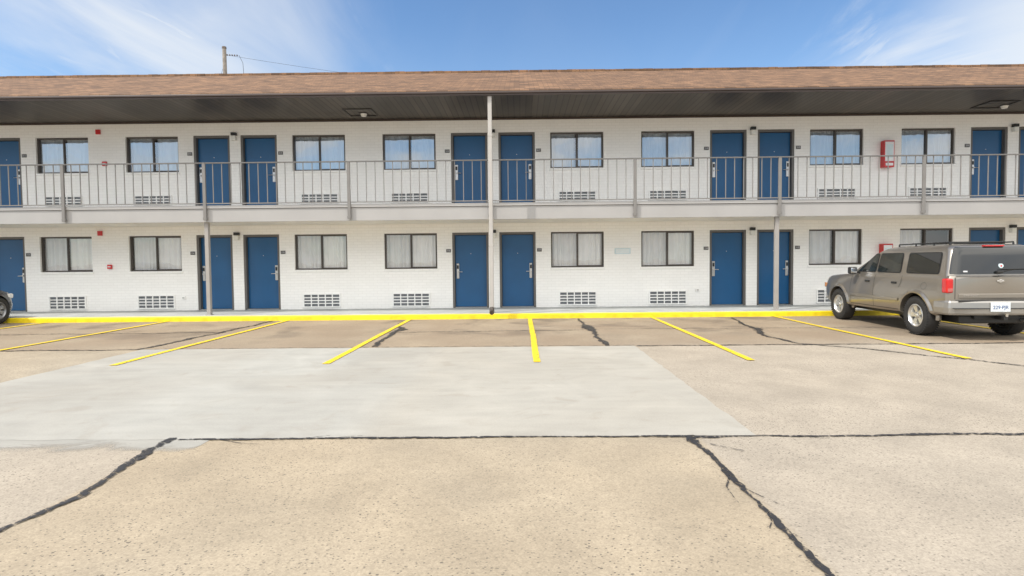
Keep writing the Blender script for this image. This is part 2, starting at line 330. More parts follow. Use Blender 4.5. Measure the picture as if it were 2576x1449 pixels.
for i in range(160):
    x=P0-.4+i*.305; b.box(x,x+.30,ry-.12,ry+.12,rz-.045+random.uniform(0,.008),rz+.012+random.uniform(0,.012),M['shingle'])
obj('ridge_cap',b.mesh('ridge_cap'),roof)
b=B(); b.box(P0-.4,P1+.4,-2.25,-2.20,5.285,5.37,M['fascia'],.006); b.box(P0-.4,P1+.4,-2.29,-2.252,5.325,5.372,M['fascia'],.006); b.box(P0-.4,P1+.4,7.6,7.66,5.28,5.37,M['fascia'])
obj('fascia',b.mesh('fascia'),bld)
b=B(); b.quad([(P0-.4,-2.2,ZT),(P0-.4,7.6,ZT),(P1+.4,7.6,ZT),(P1+.4,-2.2,ZT)],M['soffit']); b.box(P0,P1,-.025,-.003,ZT-.05,ZT-.003,M['fascia']); obj('soffit',b.mesh('soffit'),bld)
b=B(); b.box(P0,P1,-1.55,-.003,2.452,2.768,M['under']); b.box(P0,P1,-1.60,-1.553,2.44,2.765,M['beam'],.004); b.box(P0,P1,-1.625,-.003,2.772,2.85,M['lip'],.006)
obj('balcony_slab',b.mesh('balcony'),bld)
RP=[-18.4,-14.85,-11.30,-7.79,-4.22,-.74,2.82,6.36,9.87,13.42,16.9]
b=B(); b.box(-.038,.038,-.022,.022,-.37,1.05,M['rail'],.005); b.box(-.048,.048,-.016,.026,-.36,-.30,M['rail']); rpm=b.mesh('rail_post')
for x in RP: obj('rail_post',rpm,bld,(x,-1.65,2.85))
for i in range(len(RP)-1):
    L=RP[i+1]-RP[i]; b=B(); b.box(.04,L-.04,-.02,.02,1.02,1.05,M['rail'],.005); b.box(.04,L-.04,-.012,.012,.03,.055,M['rail'])
    n=15
    for k in range(1,n+1):
        x=L*k/(n+1)+random.uniform(-.003,.003); b.box(x-.0085,x+.0085,-.0085,.0085,.055,1.02,M['rail'])
    obj('balcony_railing',b.mesh('railing'),bld,(RP[i],-1.65,2.85))
b=B(); b.box(-.047,.047,-.047,.047,0,2.318,M['post'],.006); b.box(-.075,.075,-.075,.075,0,.012,M['post']); pm=b.mesh('support_post')
for x in (-14.94,-7.84,-.74,6.36,13.46): obj('support_post',pm,bld,(x,-1.49,.121))
b=B(); b.box(-.048,.048,-.04,.04,.13,5.135,M['spout'],.012)
for z in (1.6,4.2): b.box(-.055,.055,-.045,.045,z,z+.03,M['spout'])
b.cyl((0,0,.16),(0,-.03,.06),.055,.06,M['wframe'],14); b.cyl((0,-.03,.07),(.0,-.12,.035),.058,.055,M['wframe'],14); obj('downspout',b.mesh('downspout'),bld,(-.70,-2.16,.15))

def door_meshes():
    b=B(); w=.5015; f=.062
    for a in (-1,1):
        x0,x1=sorted((a*w,a*(w-f))); b.box(x0+(.002 if a<0 else 0),x1-(.002 if a>0 else 0),.015,.17,0,2.083,M['dframe'],.004)
    b.box(-w+f,w-f,.017,.168,2.02,2.082,M['dframe']); b.box(-w+f,w-f,.02,.19,0,.02,M['steel'])
    fr=b.mesh('door_frame')
    b=B(); b.box(-w+f+.006,w-f-.006,.115,.158,.026,2.013,M['door'],.004); b.cyl((0,.118,1.50),(0,.108,1.50),.010,.010,M['steel'],10)
    leaf=b.mesh('door_leaf')
    return fr,leaf
frm,leafm=door_meshes()
def lock(up):
    m=M['lockw'] if up else M['steel']; b=B()
    b.box(-.040,.040,-.03,0,-.22,.20,m,.012)
    b.box(-.026,.026,-.037,-.028,.05,.15,M['black'],.004)
    b.cyl((0,-.03,-.03),(0,-.075,-.03),.022,.018,M['steel'],12); 
    return b
def lever(s):
    b=B(); b.cyl((0,-.065,-.03),(s*.13,-.068,-.035),.011,.009,M['steel'],8); return b.mesh('lever')
lockU,lockL=lock(True).mesh('lock'),lock(False).mesh('lock'); levA,levB=lever(1),lever(-1)
def win_meshes():
    w,h=.728,.978; b=B(); t=.036
    b.box(-w,w,.05,.13,0,t,M['wframe'],.004); b.box(-w,w,.05,.13,h-t,h,M['wframe'],.004); b.box(-w,-w+t,.052,.128,t,h-t,M['wframe']); b.box(w-t,w,.052,.128,t,h-t,M['wframe'])
    b.box(-.020,.020,.06,.122,t,h-t,M['wframe'])
    b.box(.020,w-t,.072,.098,t,t+.018,M['wframe']); b.box(.020,w-t,.072,.098,h-t-.018,h-t,M['wframe']); b.box(w-t-.014,w-t,.074,.096,t+.018,h-t-.018,M['wframe']);b.box(.020,.032,.074,.096,t+.018,h-t-.018,M['wframe'])
    fr=b.mesh('window_frame'); gl=[]
    for m in (M['glassu'],M['glassl']):
        b=B(); b.quad([(-w+t,.108,t),(-.020,.108,t),(-.020,.108,h-t),(-w+t,.108,h-t)],m); b.quad([(.020,.085,t+.012),(w-t,.085,t+.012),(w-t,.085,h-t-.012),(.020,.085,h-t-.012)],m)
        gl.append(b.mesh('window_glass'))
    b=B(); b.box(-w-.03,w+.03,-.028,.05,-.062,-.003,M['brick'],.006); sill=b.mesh('sill')
    return fr,gl,sill
wfr,wgl,wsill=win_meshes()
def curtain(seed,gap,half=None):
    rr=random.Random(seed); b=B(); h=.96
    spans=[(-.72,-gap),(gap,.72)]
    if half=='l': spans=[(-.72,-.05)]
    for a,c in spans:
        n=90; ph=rr.uniform(0,6); fr=rr.uniform(38,55); pts=[]
        for i in range(n+1):
            t=i/n; x=a+(c-a)*t; xx=x+.012*math.sin(x*17+ph); pts.append((xx,.165+.024*math.sin(x*fr+ph+1.2*math.sin(x*7+ph))+.01*math.sin(x*13+ph*2)))
        for i in range(n):
            (x0,y0),(x1,y1)=pts[i],pts[i+1]; b.quad([(x0,y0,.0),(x1,y1,.0),(x1,y1*.97+.006,h),(x0,y0*.97+.006,h)],M['curtain'])
    me=b.mesh('curtain'); 
    bm=bmesh.new(); bm.from_mesh(me); bmesh.ops.remove_doubles(bm,verts=bm.verts,dist=.0005)
    for f in bm.faces: f.smooth=True
    bm.to_mesh(me); bm.free(); return me
curts=[curtain(i,g) for i,g in enumerate((.006,.012,.03,.004,.05))]; curt_half=curtain(9,0,'l')
def vent(H,rows):
    b=B(); W=.5225; t=.034
    b.box(-W,W,-.035,.02,0,t,M['acw'],.004); b.box(-W,W,-.035,.02,H-t,H,M['acw'],.004); b.box(-W,-W+t,-.033,.018,t,H-t,M['acw']); b.box(W-t,W,-.033,.018,t,H-t,M['acw'])
    for k in range(1,5):
        x=-W+t+(2*W-2*t)*k/5; b.box(x-.014,x+.014,-.03,.0,t,H-t,M['acw'])
    for k in range(1,rows):
        z=t+(H-2*t)*k/rows; b.box(-W+t,W-t,-.026,.0,z-.013,z+.013,M['acw'])
    f=b.mesh('vent_frame'); b=B(); b.box(-W+t,W-t,-.008,-.004,t,H-t,M['acd'])
    z=t+.004
    while z<H-t-.006: b.box(-W+t,W-t,-.014,-.009,z,z+.005,M['acf']); z+=.0142
    return f,b.mesh('vent_core')
vL,vU=vent(.39,4),vent(.285,3)
b=B(); b.box(-.065,.065,-.11,-.003,.135,.215,M['black'],.008); lh=b.mesh('lamp_housing'); b=B(); b.box(-.058,.058,-.10,-.006,0,.133,M['lampw'],.012); ls=b.mesh('lamp_shade')
b=B(); b.box(-.065,.065,-.014,-.003,-.045,.045,M['plate'],.003); npm=b.mesh('room_number_sign')
for ci,c in enumerate(CEN):
    for fi,fz in enumerate(FL):
        for s in (-1,1):
            e=obj('door',None,bld,(c+s*.6515,0,fz)); obj('door_frame',frm,e); lf=obj('door_leaf',leafm,e)
            lk=obj('door_lock',lockU if fi else lockL,e,(s*.365,.115,1.03)); obj('door_handle',levA if s<0 else levB,e,(s*.365,.115,1.03))
            w=obj('window',None,bld,(c+s*2.305,0,fz+1.096)); obj('window_frame',wfr,w); obj('window_glass',wgl[0 if fi else 1],w); obj('sill',wsill,w)
            if ci==4 and s==-1 and fi==0: obj('curtain',curt_half,w)
            else: obj('curtain',random.choice(curts),w)
            a=obj('air_conditioner_vent',None,bld,(c+s*2.3075,0,fz+(.045 if fi==0 else .185))); vf,vc=(vL,vU)[fi]; obj('vent_frame',vf,a); obj('vent_core',vc,a)
            r=obj('room_number_sign',npm,None,(c+s*1.255,0,fz+1.585),label='small grey room number plate beside a blue motel door',category='sign',group='room number signs on the motel wall')
            n=100*(fi+1)+12+ci*2+(0 if s<0 else 1); obj('room_number',text_mesh(str(n),.06,M['white']),r,(0,-.0155,0),(math.pi/2,0,0))
        l=obj('wall_lamp',None,None,(c,0,fz+1.93),label='small wall lamp with dark hood between two blue doors',category='lamp',group='wall lamps between motel doors'); obj('lamp_housing',lh,l); obj('lamp_shade',ls,l)
for x,y in ((-4.1,-.63),(12.6,-.70)):
    l=obj('ceiling_lamp',None,None,(x,y,ZT),label='white ceiling lamp on the dark soffit above the balcony',category='lamp',group='ceiling lamps under the eave')
    b=B(); b.cyl((0,0,-.075),(0,0,-.012),.06,.085,M['lampw'],18); obj('lamp_shade',b.mesh('shade',True),l)
    b=B(); b.box(-.10,.10,-.10,.10,-.012,-.003,M['black']); obj('lamp_base',b.mesh('lbase'),l)
    b=B()
    for a in (-1,1): b.box(a*.36-.018,a*.36+.018,-.33,.33,-.016,-.003,M['black']); b.box(-.36,.36,a*.33-.018,a*.33+.018,-.018,-.005,M['black'])
    obj('access_hatch',b.mesh('hatch'),bld,(x-.05 if x<0 else x-.35,y-.12,ZT))
def smallbox(name,x,z,w,h,m,lab,cat,d=.05,extra=None,grp=None):
    e=obj(name,None,None,(x,0,z),label=lab,category=cat)
    if grp: e['group']=grp
    b=B(); b.box(-w/2,w/2,-d,-.003,-h/2,h/2,m,.008); obj(name+'_body',b.mesh(name),e)
    if extra: b=B(); extra(b); obj(name+'_face',b.mesh('face'),e)
    return e
al=lambda b:(b.cyl((0,-.052,0),(0,-.062,0),.03,.025,M['red'],14))
ap=lambda b:(b.box(-.04,.04,-.056,-.05,-.012,.012,M['white'],.002))
smallbox('fire_alarm_strobe',-11.65,2.28,.12,.13,M['red'],'red fire alarm strobe on white brick wall','alarm',extra=al)
smallbox('fire_alarm_strobe',-11.60,5.06,.12,.13,M['red'],'red fire alarm strobe on upper brick wall','alarm',extra=al)
smallbox('fire_alarm_pull_station',-11.41,1.35,.12,.12,M['red'],'red fire alarm pull box on white brick wall','alarm',extra=ap)
smallbox('fire_alarm_pull_station',-11.45,4.19,.12,.12,M['red'],'red fire alarm pull box on upper brick wall','alarm',extra=ap)
def sg(b):
    for z in (-.045,-.015,.015,.045): b.box(-.18,.18,-.0135,-.0115,z-.006,z+.006,M['acw'])
smallbox('wall_notice_sign',2.81,1.65,.44,.16,M['pale'],'pale faded notice sign on white brick wall','sign',d=.012,extra=sg)
for x,z in ((-9.38,.47),(4.87,.56)):
    smallbox('outdoor_outlet',x,z,.11,.09,M['acw'],'small cream weatherproof outlet cover near the wall base','outlet',d=.04,extra=lambda b:b.box(-.03,.03,-.046,-.04,-.02,.02,M['steel'],.003),grp='outlets on the motel wall')
for z in (4.21,1.42):
    e=obj('fire_extinguisher_cabinet',None,None,(9.99,0,z),label='red fire extinguisher cabinet with glazed white door on brick wall',category='fire extinguisher cabinet',group='extinguisher cabinets on the motel wall')
    b=B(); b.box(-.14,.14,-.17,-.003,-.36,.36,M['red'],.01); obj('cabinet_body',b.mesh('cab'),e)
    b=B(); b.box(-.115,.115,-.178,-.169,-.20,.32,M['white'],.003); b.box(-.085,.085,-.183,-.177,-.12,.25,M['pale'],.002); obj('cabinet_door',b.mesh('cabd'),e)
    b=B(); b.box(-.10,.10,-.182,-.169,-.32,-.25,M['white'],.002); obj('instruction_label',b.mesh('cabl'),e)

# ---------------------------------------------------------------- utility pole
pole=obj('utility_pole',None,None,(-20.3,23.6,0),label='weathered wooden utility pole rising behind the motel roof',category='pole')
b=B(); b.cyl((0,0,0),(-.12,0,16.3),.17,.125,M['wood'],16); b.cyl((-.12,0,16.3),(-.12,0,16.42),.15,.14,M['insul'],16); obj('pole_shaft',b.mesh('pole',True),pole)
b=B()
for k in range(5): b.cyl((.06+k*.17,0,15.86-k*.01),(.12+k*.17,0,15.86-k*.01),.06,.04,M['insul'],10)
obj('insulator',b.mesh('ins',True),pole)
def wire(pts,r=.009):
    b=B()
    for i in range(len(pts)-1): b.cyl(pts[i],pts[i+1],r,r,M['wire'],6,False)
    return b.mesh('wire',True)
obj('power_line',wire([(.0+13.5*t*2.2,3*t,15.86-4.4*t+1.6*t*t) for t in [i/24 for i in range(25)]],.008),pole)
obj('guy_wire',wire([(-.1,0,15.3),(-2.4,1,11.0),(-5,2,6)]),pole)
obj('service_drop',wire([(.9,0,15.82),(1.15,0,15.3),(1.2,0,14.4),(1.05,.2,13.0)],.014),pole)

# ---------------------------------------------------------------- cars
def lerp_tab(T,y):
    if y<=T[0][0]: return T[0][1:]
    for a,c in zip(T,T[1:]):
        if y<=c[0]:
            t=(y-a[0])/(c[0]-a[0]); return tuple(p+(q-p)*t for p,q in zip(a[1:],c[1:]))
    return T[-1][1:]
def half_prof(w,zb,zt,cr):
    h=zt-zb
    return [(0,zb),(w-.12,zb),(w-.05,zb+.015),(w-.022,zb+.06),(w-.008,zb+.28*h),(w,zb+.42*h),(w-.003,zb+.55*h),(w-.014,zb+.70*h),(w-.034,zb+.86*h),(w-.050,zt-.05),(w-.066,zt-.018),(w-.10,zt),(w*.55,zt+cr*.7),(0,zt+cr)]
def side_x(T,y,z):
    P=half_prof(*lerp_tab(T,y))[1:12]
    for a,c in zip(P,P[1:]):
        if a[1]<=z<=c[1] and c[1]>a[1]:
            return a[0]+(c[0]-a[0])*(z-a[1])/(c[1]-a[1])
    return P[-1][0] if z>P[-1][1] else P[0][0]
def build_body(T,arches,ra,paint,dark):
    ys=[t[0] for t in T]; Y=[]
    for a,c in zip(ys,ys[1:]):
        n=max(1,int((c-a)/.08)); Y+=[a+(c-a)*k/n for k in range(n)]
    Y.append(ys[-1]); bm=bmesh.new(); R=[]
    for y in Y:
        h=half_prof(*lerp_tab(T,y)); ring=[(x,z) for x,z in h]+[(-x,z) for x,z in reversed(h[1:-1])]
        R.append([bm.verts.new((x,y,z)) for x,z in ring])
    n=len(R[0])
    for i in range(len(R)-1):
        for k in range(n): bm.faces.new((R[i][k],R[i][(k+1)%n],R[i+1][(k+1)%n],R[i+1][k]))
    bm.faces.new(R[0]); bm.faces.new(R[-1]); bmesh.ops.recalc_face_normals(bm,faces=bm.faces)
    me=bpy.data.meshes.new('body'); bm.to_mesh(me); bm.free(); me.materials.append(paint); me.materials.append(dark)
    o=bpy.data.objects.new('tmp',me); COL.objects.link(o); cs=[]
    for (ay,az) in arches:
        for s in (-1,1):
            b=B(); b.cyl((s*.56,ay,az),(s*1.2,ay,az),ra,ra,paint,40); c=bpy.data.objects.new('cut',b.mesh('cut')); COL.objects.link(c); cs.append(c)
            md=o.modifiers.new('b','BOOLEAN'); md.operation='DIFFERENCE'; md.object=c; md.solver='EXACT'
    dg=bpy.context.evaluated_depsgraph_get(); dg.update(); m2=bpy.data.meshes.new_from_object(o.evaluated_get(dg))
    bpy.data.objects.remove(o)
    for c in cs: bpy.data.objects.remove(c)
    for p in m2.polygons:
        c=p.center; d=min(math.hypot(c.y-ay,c.z-az) for ay,az in arches)
        p.material_index=1 if (d<ra+.01 and abs(c.x)<min(.84,T[len(T)//2][1]-.02) and (abs(p.normal.x)>.98 and abs(c.x)<.6 or abs(p.normal.x)<.2)) or p.normal.z<-.9 else 0
    while len(m2.materials)>2: m2.materials.pop()
    smooth_me(m2,32); return m2
def ring_rr(hw,yf,yr,r,z,n=7):
    pts=[]
    for cx,cy,a0 in ((hw-r,yf-r,0),(-(hw-r),yf-r,90),(-(hw-r),yr+r,180),(hw-r,yr+r,270)):
        for k in range(n+1):
            a=math.radians(a0+90*k/n); pts.append((cx+r*math.cos(a),cy+r*math.sin(a),z))
    return pts
def greenhouse(G,paint):
    bm=bmesh.new(); R=[[bm.verts.new(p) for p in ring_rr(hw,yf,yr,r,z)] for (z,hw,yf,yr,r) in G]; n=len(R[0])
    for i in range(len(R)-1):
        for k in range(n): bm.faces.new((R[i][k],R[i][(k+1)%n],R[i+1][(k+1)%n],R[i+1][k]))
    bm.faces.new(R[-1]); bmesh.ops.recalc_face_normals(bm,faces=bm.faces)
    me=bpy.data.meshes.new('cab'); bm.to_mesh(me); bm.free(); me.materials.append(paint); smooth_me(me,28); return me
def gi(G,z,k):
    for a,c in zip(G,G[1:]):
        if a[0]<=z<=c[0]: return a[k]+(c[k]-a[k])*(z-a[0])/(c[0]-a[0])
    return G[-1][k]
def rpoly(P,r,n=4):
    out=[]
    for i,p in enumerate(P):
        p=Vector(p); a=Vector(P[i-1])-p; c=Vector(P[(i+1)%len(P)])-p; rr_=min(r,a.length*.45,c.length*.45); A=p+a.normalized()*rr_; C=p+c.normalized()*rr_
        for k in range(n+1):
            t=k/n; out.append(A*(1-t)**2+p*2*t*(1-t)+C*t*t)
    return out
def side_window(G,P,nm,gm,car,r=.045,grow=True):
    cx=sum(p[0] for p in P)/4; cz=sum(p[1] for p in P)/4
    P2=[(cx+(p[0]-cx)*1.05+(.012 if p[0]>cx else -.012),cz+(p[1]-cz)*1.10) for p in P]
    for s in (-1,1):
        b=B()
        if grow: b.quad([(s*(gi(G,q.y,1)+.003),q.x,q.y) for q in rpoly(P2,r+.01)],M['black'])
        b.quad([(s*(gi(G,q.y,1)+.006),q.x,q.y) for q in rpoly(P,r)],gm)
        obj(nm,b.mesh(nm),car)
def endpanel(G,P,off,m,idx,r=.05):
    b=B(); s=1 if idx==2 else -1; b.quad([(q.x,gi(G,q.y,idx)+s*off,q.y) for q in rpoly(P,r)],m); return b
def ring_y(G,z,x): # rear surface depth at lateral x
    hw,yr,r=gi(G,z,1),gi(G,z,3),gi(G,z,4); d=abs(x)-(hw-r)
    return yr if d<=0 else yr+r-math.sqrt(max(0,r*r-min(d,r)**2))
def seam(b,T,pts,m,w=.008,off=.003,sides=(-1,1)):
    pp=[]
    for a,c in zip(pts,pts[1:]):
        n=max(1,int(math.hypot(c[0]-a[0],c[1]-a[1])/.03)); pp+=[(a[0]+(c[0]-a[0])*k/n,a[1]+(c[1]-a[1])*k/n) for k in range(n)]
    pp.append(pts[-1])
    for s in sides:
        for p,q in zip(pp,pp[1:]):
            d=Vector((q[0]-p[0],q[1]-p[1])).normalized(); n=(-d.y*w/2,d.x*w/2)
            c=[(p[0]+n[0],p[1]+n[1]),(p[0]-n[0],p[1]-n[1]),(q[0]-n[0],q[1]-n[1]),(q[0]+n[0],q[1]+n[1])]
            b.quad([(s*(side_x(T,y,z)+off),y,z) for y,z in c],m)
def flare(b,T,ay,az,ri,ro,m,s,a0=-6,a1=186,th=.03):
    n=36; prev=None
    for k in range(n+1):
        a=math.radians(a0+(a1-a0)*k/n); c_,s_=math.cos(a),math.sin(a); y1,z1=ay+ri*c_,az+ri*s_; y2,z2=ay+ro*c_,az+ro*s_; ym,zm=ay+(ri+(ro-ri)*.4)*c_,az+(ri+(ro-ri)*.4)*s_
        xb=max(side_x(T,y2,z2),side_x(T,y1,z1)); cur=[(s*(xb-.08),y1,z1),(s*(xb+th*.85),y1,z1),(s*(xb+th),ym,zm),(s*(side_x(T,y2,z2)+.002),y2,z2)]
        if prev:
            for i in range(3): b.quad([prev[i],prev[i+1],cur[i+1],cur[i]],m)
        prev=cur
def wheel_meshes(R,rim,w,mt,mr,md,spokes=5):
    h=w/2; b=B()
    b.lathe([(rim,-h*.85),(rim+.03,-h*.98),((R+rim)/2,-h*1.03),(R-.045,-h*.98),(R-.015,-h*.82),(R-.002,-h*.6),(R,0),(R-.002,h*.6),(R-.015,h*.82),(R-.045,h*.98),((R+rim)/2,h*1.03),(rim+.03,h*.98),(rim,h*.85)],mt,44)
    for k in range(44):
        a=2*math.pi*k/44
        for s in (-1,1):
            y,z=(R-.018)*math.cos(a),(R-.018)*math.sin(a); b.cyl((s*h*.55,y,z),(s*h*.98,y*.985,z*.985),.014,.012,mt,4)
    ty=b.mesh('tyre',True,50)
    b=B(); o=h*.86
    b.lathe([(rim+.004,-o),(rim+.004,o),(rim-.012,o+.008),(rim-.028,o-.012),(rim-.04,o-.05),(rim-.05,-o)],mr,40)
    b.lathe([(0,o-.075),(rim-.03,o-.08)],md,30)
    b.lathe([(0,o-.004),(.03,o-.006),(.036,o-.022),(.062,o-.028),(.07,o-.07)],mr,24)
    for k in range(spokes):
        a=2*math.pi*(k+.25)/spokes; ca,sa=math.cos(a),math.sin(a)
        def P(r,t,x): return (x,r*ca-t*sa,r*sa+t*ca)
        r0,r1=.045,rim-.026; w0,w1=.030,.050
        f=[P(r0,-w0,o-.03),P(r0,w0,o-.03),P(r1,w1,o-.018),P(r1,-w1,o-.018)]; g=[P(r0,-w0*1.1,o-.07),P(r0,w0*1.1,o-.07),P(r1,w1*1.05,o-.07),P(r1,-w1*1.05,o-.07)]
        b.quad(f,mr)
        for i in range(4): b.quad([f[i],f[(i+1)%4],g[(i+1)%4],g[i]],mr)
        b.cyl(P(.052,0,o-.03),P(.052,0,o-.02),.009,.008,md,6)
    return ty,b.mesh('rim',True,30)
def paint(name,c,metal=.6,rough=.3):
    return mat(name,c,rough,metal,1.5,.04,0,60,1.0)
pewter=paint('pewter_paint',(.30,.27,.23),.7,.30); pewter2=paint('pewter_trim',(.31,.295,.27),.55,.36); blackp=paint('black_car_paint',(.012,.012,.014),.2,.25)
tyre=mat('tyre_rubber',(.022,.021,.020),.8,0,9,.2,.2,80); alloy=mat('alloy_silver',(.66,.65,.62),.28,.75,8,.06); chrome=mat('chrome',(.7,.7,.7),.12,1,8,.05)
cglass=mat('tinted_car_glass',(.008,.010,.011),.03,0,2,.2,coat=.6); cglass2=mat('light_car_glass',(.018,.022,.022),.03,0,4,.5,coat=.4)
taill=mat('tail_lamp_red',(.50,.010,.012),.15,0,8,.1,coat=.6); clearl=mat('clear_lamp',(.65,.65,.65),.15,.2,8,.1,coat=1); platew=mat('licence_plate_paint',(.62,.66,.68),.35,0,9,.05); plateb=mat('licence_plate_ink',(.04,.09,.25),.4)
orange=mat('amber_lamp',(.45,.20,.08),.2,0,8,.1,coat=1); redp=mat('tail_lamp_clear_red',(.45,.10,.09),.2,0,8,.1,coat=1)

# ---- SUV
T=[(-2.16,.760,.52,1.06,.0),(-2.145,.800,.49,1.08,.0),(-2.11,.832,.46,1.10,.0),(-2.0,.848,.42,1.115,.01),(-1.6,.856,.40,1.115,.01),(-.9,.858,.37,1.10,.01),(.0,.858,.36,1.09,.01),(.75,.856,.36,1.075,.01),(.92,.852,.36,1.06,.02),(1.35,.845,.37,1.035,.03),(1.8,.825,.38,1.00,.03),(2.0,.795,.40,.965,.025),(2.09,.755,.43,.925,.02),(2.12,.71,.46,.87,.01)]
G=[(1.04,.800,.98,-2.13,.12),(1.10,.788,.88,-2.125,.12),(1.50,.695,.10,-2.04,.12),(1.545,.678,-.02,-2.02,.12),(1.58,.648,-.12,-1.985,.13),(1.605,.59,-.24,-1.90,.15),(1.62,.51,-.38,-1.76,.16),(1.627,.41,-.55,-1.58,.16)]
car=obj('parked_car',None,None,(8.045,-3.98,0),(0,0,math.radians(-3.0)),label='pewter four door sport utility vehicle parked at the yellow kerb',category='car',group='parked cars')
AX=[(-1.36,.355),(1.33,.355)]
obj('body',build_body(T,AX,.415,pewter,M['black']),car); cab=obj('cabin',greenhouse(G,pewter),car)
for ay,az in AX:
    for s in (-1,1): b=B(); flare(b,T,ay,az,.408,.475,pewter,s); obj('wheel_arch_trim',b.mesh('flare',True,40),car)
for P,nm,gm in zip([[(.62,1.125),(-.02,1.125),(-.02,1.475),(.10,1.475)],[(-.10,1.125),(-.82,1.125),(-.78,1.475),(-.10,1.475)],[(-1.03,1.125),(-1.86,1.125),(-1.82,1.475),(-.99,1.475)]],['front_side_window','rear_side_window','cargo_window'],(cglass2,cglass2,cglass)): side_window(G,P,nm,gm,car)
obj('windscreen',endpanel(G,[(-.70,1.10),(.70,1.10),(.60,1.49),(-.60,1.49)],.006,cglass,2).mesh('ws'),car)
# wraparound rear glass following the cabin surface
bm=bmesh.new(); rows=[]
for z,hw in ((1.118,.755),(1.15,.752),(1.30,.715),(1.42,.685),(1.499,.662),(1.545,.640),(1.572,.60)):
    rows.append([bm.verts.new((hw*t,ring_y(G,z,hw*t)-.008,z)) for t in [i/14-1 for i in range(29)]])
for A,C in zip(rows,rows[1:]):
    for k in range(28): bm.faces.new((A[k],A[k+1],C[k+1],C[k]))
for f in bm.faces: f.smooth=True
bmesh.ops.recalc_face_normals(bm,faces=bm.faces)
me=bpy.data.meshes.new('rw'); bm.to_mesh(me); bm.free(); me.materials.append(cglass)
if me.polygons[0].normal.y>0: me.flip_normals()
obj('rear_window',me,car)
b=B(); b.cyl((0,-2.15,1.15),(.30,-2.135,1.20),.010,.008,M['black'],6); b.cyl((.02,-2.15,1.195),(.50,-2.135,1.20),.007,.006,M['black'],6); b.box(-.05,.05,-2.17,-2.12,1.13,1.17,M['black'],.01); obj('rear_wiper',b.mesh('wiper'),car)
b=B(); b.cyl((.05,-2.095,1.25),(.05,-2.112,1.25),.038,.038,M['pale'],18); b.cyl((.05,-2.11,1.25),(.05,-2.115,1.25),.014,.014,M['red'],14); obj('window_sticker',b.mesh('sticker'),car)
b=B(); b.box(-.56,-.50,-2.134,-2.115,1.15,1.172,M['white']); obj('window_sticker',b.mesh('sticker'),car)
K=M['black']
for s in (-1,1):
    b=B(); seam(b,T,[(.80,.42),(.82,.80),(.80,1.06)],K,sides=(s,)); seam(b,T,[(-.06,.42),(-.06,1.09)],K,sides=(s,)); seam(b,T,[(-.92,1.095),(-.93,.95),(-.88,.84)],K,sides=(s,)); seam(b,T,[(.80,.425),(-.86,.425)],K,.010,sides=(s,))
    obj('door_seam',b.mesh('seams'),car)
    for y in (.10,-.80):
        b=B(); b.box(*sorted((s*(side_x(T,y,.93)-.003),s*(side_x(T,y,.93)+.022))),y-.0,y+.15,.905,.945,M['black'],.008); obj('door_handle',b.mesh('handle'),car)
    b=B(); n=24; y0,y1=-.88,.80
    for k in range(n):
        ya,yb=y0+(y1-y0)*k/n,y0+(y1-y0)*(k+1)/n; z0,z1=.585,.64
        for (za,oa),(zb,ob) in zip(((z0,.002),(z0+.008,.014),(z1-.008,.014)),((z0+.008,.014),(z1-.008,.014),(z1,.002))):
            b.quad([(s*(side_x(T,ya,za)+oa),ya,za),(s*(side_x(T,yb,za)+oa),yb,za),(s*(side_x(T,yb,zb)+ob),yb,zb),(s*(side_x(T,ya,zb)+ob),ya,zb)],pewter)
    obj('side_moulding',b.mesh('mould',True),car)
b=B(); n=24
for k in range(n):
    t0,t1=2*math.pi*k/n,2*math.pi*(k+1)/n
    x=lambda y,z:-(side_x(T,y,z)+.003)
    c=[(-1.58+.075*math.cos(t)*r,.90+.065*math.sin(t)*r) for t,r in ((t0,1),(t1,1),(t1,.92),(t0,.92))]; b.quad([(x(y,z),y,z) for y,z in c],M['plate'])
obj('fuel_door',b.mesh('fuel'),car)
for s in (-1,1):
    b=B(); b.box(*sorted((s*.86,s*1.02)),.50,.62,1.06,1.21,M['black'],.03); b.box(*sorted((s*.78,s*.88)),.53,.60,1.07,1.12,M['black'],.01); b.box(*sorted((s*.88,s*1.0)),.494,.502,1.08,1.19,chrome,.003)
    obj('side_mirror',b.mesh('mirror',True),car)
for s in (-1,1):
    b=B(); b.box(*sorted((s*.735,s*.848)),-2.168,-2.03,.80,1.045,taill,.025); b.box(*sorted((s*.750,s*.83)),-2.172,-2.164,.825,.88,redp,.003)
    obj('tail_light',b.mesh('tail'),car)
b=B(); y=-2.1645
for x0,x1,z0,z1 in ((-.715,-.709,.70,1.06),(.709,.715,.70,1.06),(-.70,.70,1.078,1.084)): b.box(x0,x1,y,y+.01,z0,z1,M['black'])
b.box(-.66,.66,-2.170,-2.15,.715,.79,pewter,.008)
obj('tailgate_seam',b.mesh('tg'),car)
b=B(); b.box(-.055,.055,-2.176,-2.164,.985,1.015,chrome,.004); b.box(-.022,.022,-2.178,-2.165,.975,1.025,chrome,.004); obj('emblem',b.mesh('emb'),car)
obj('tailgate_lettering',text_mesh('CHEVROLET',.045,chrome,.002),car,(-.46,-2.173,.755),(math.pi/2,0,0)); obj('tailgate_lettering',text_mesh('BLAZER',.045,chrome,.002),car,(.46,-2.173,.755),(math.pi/2,0,0))
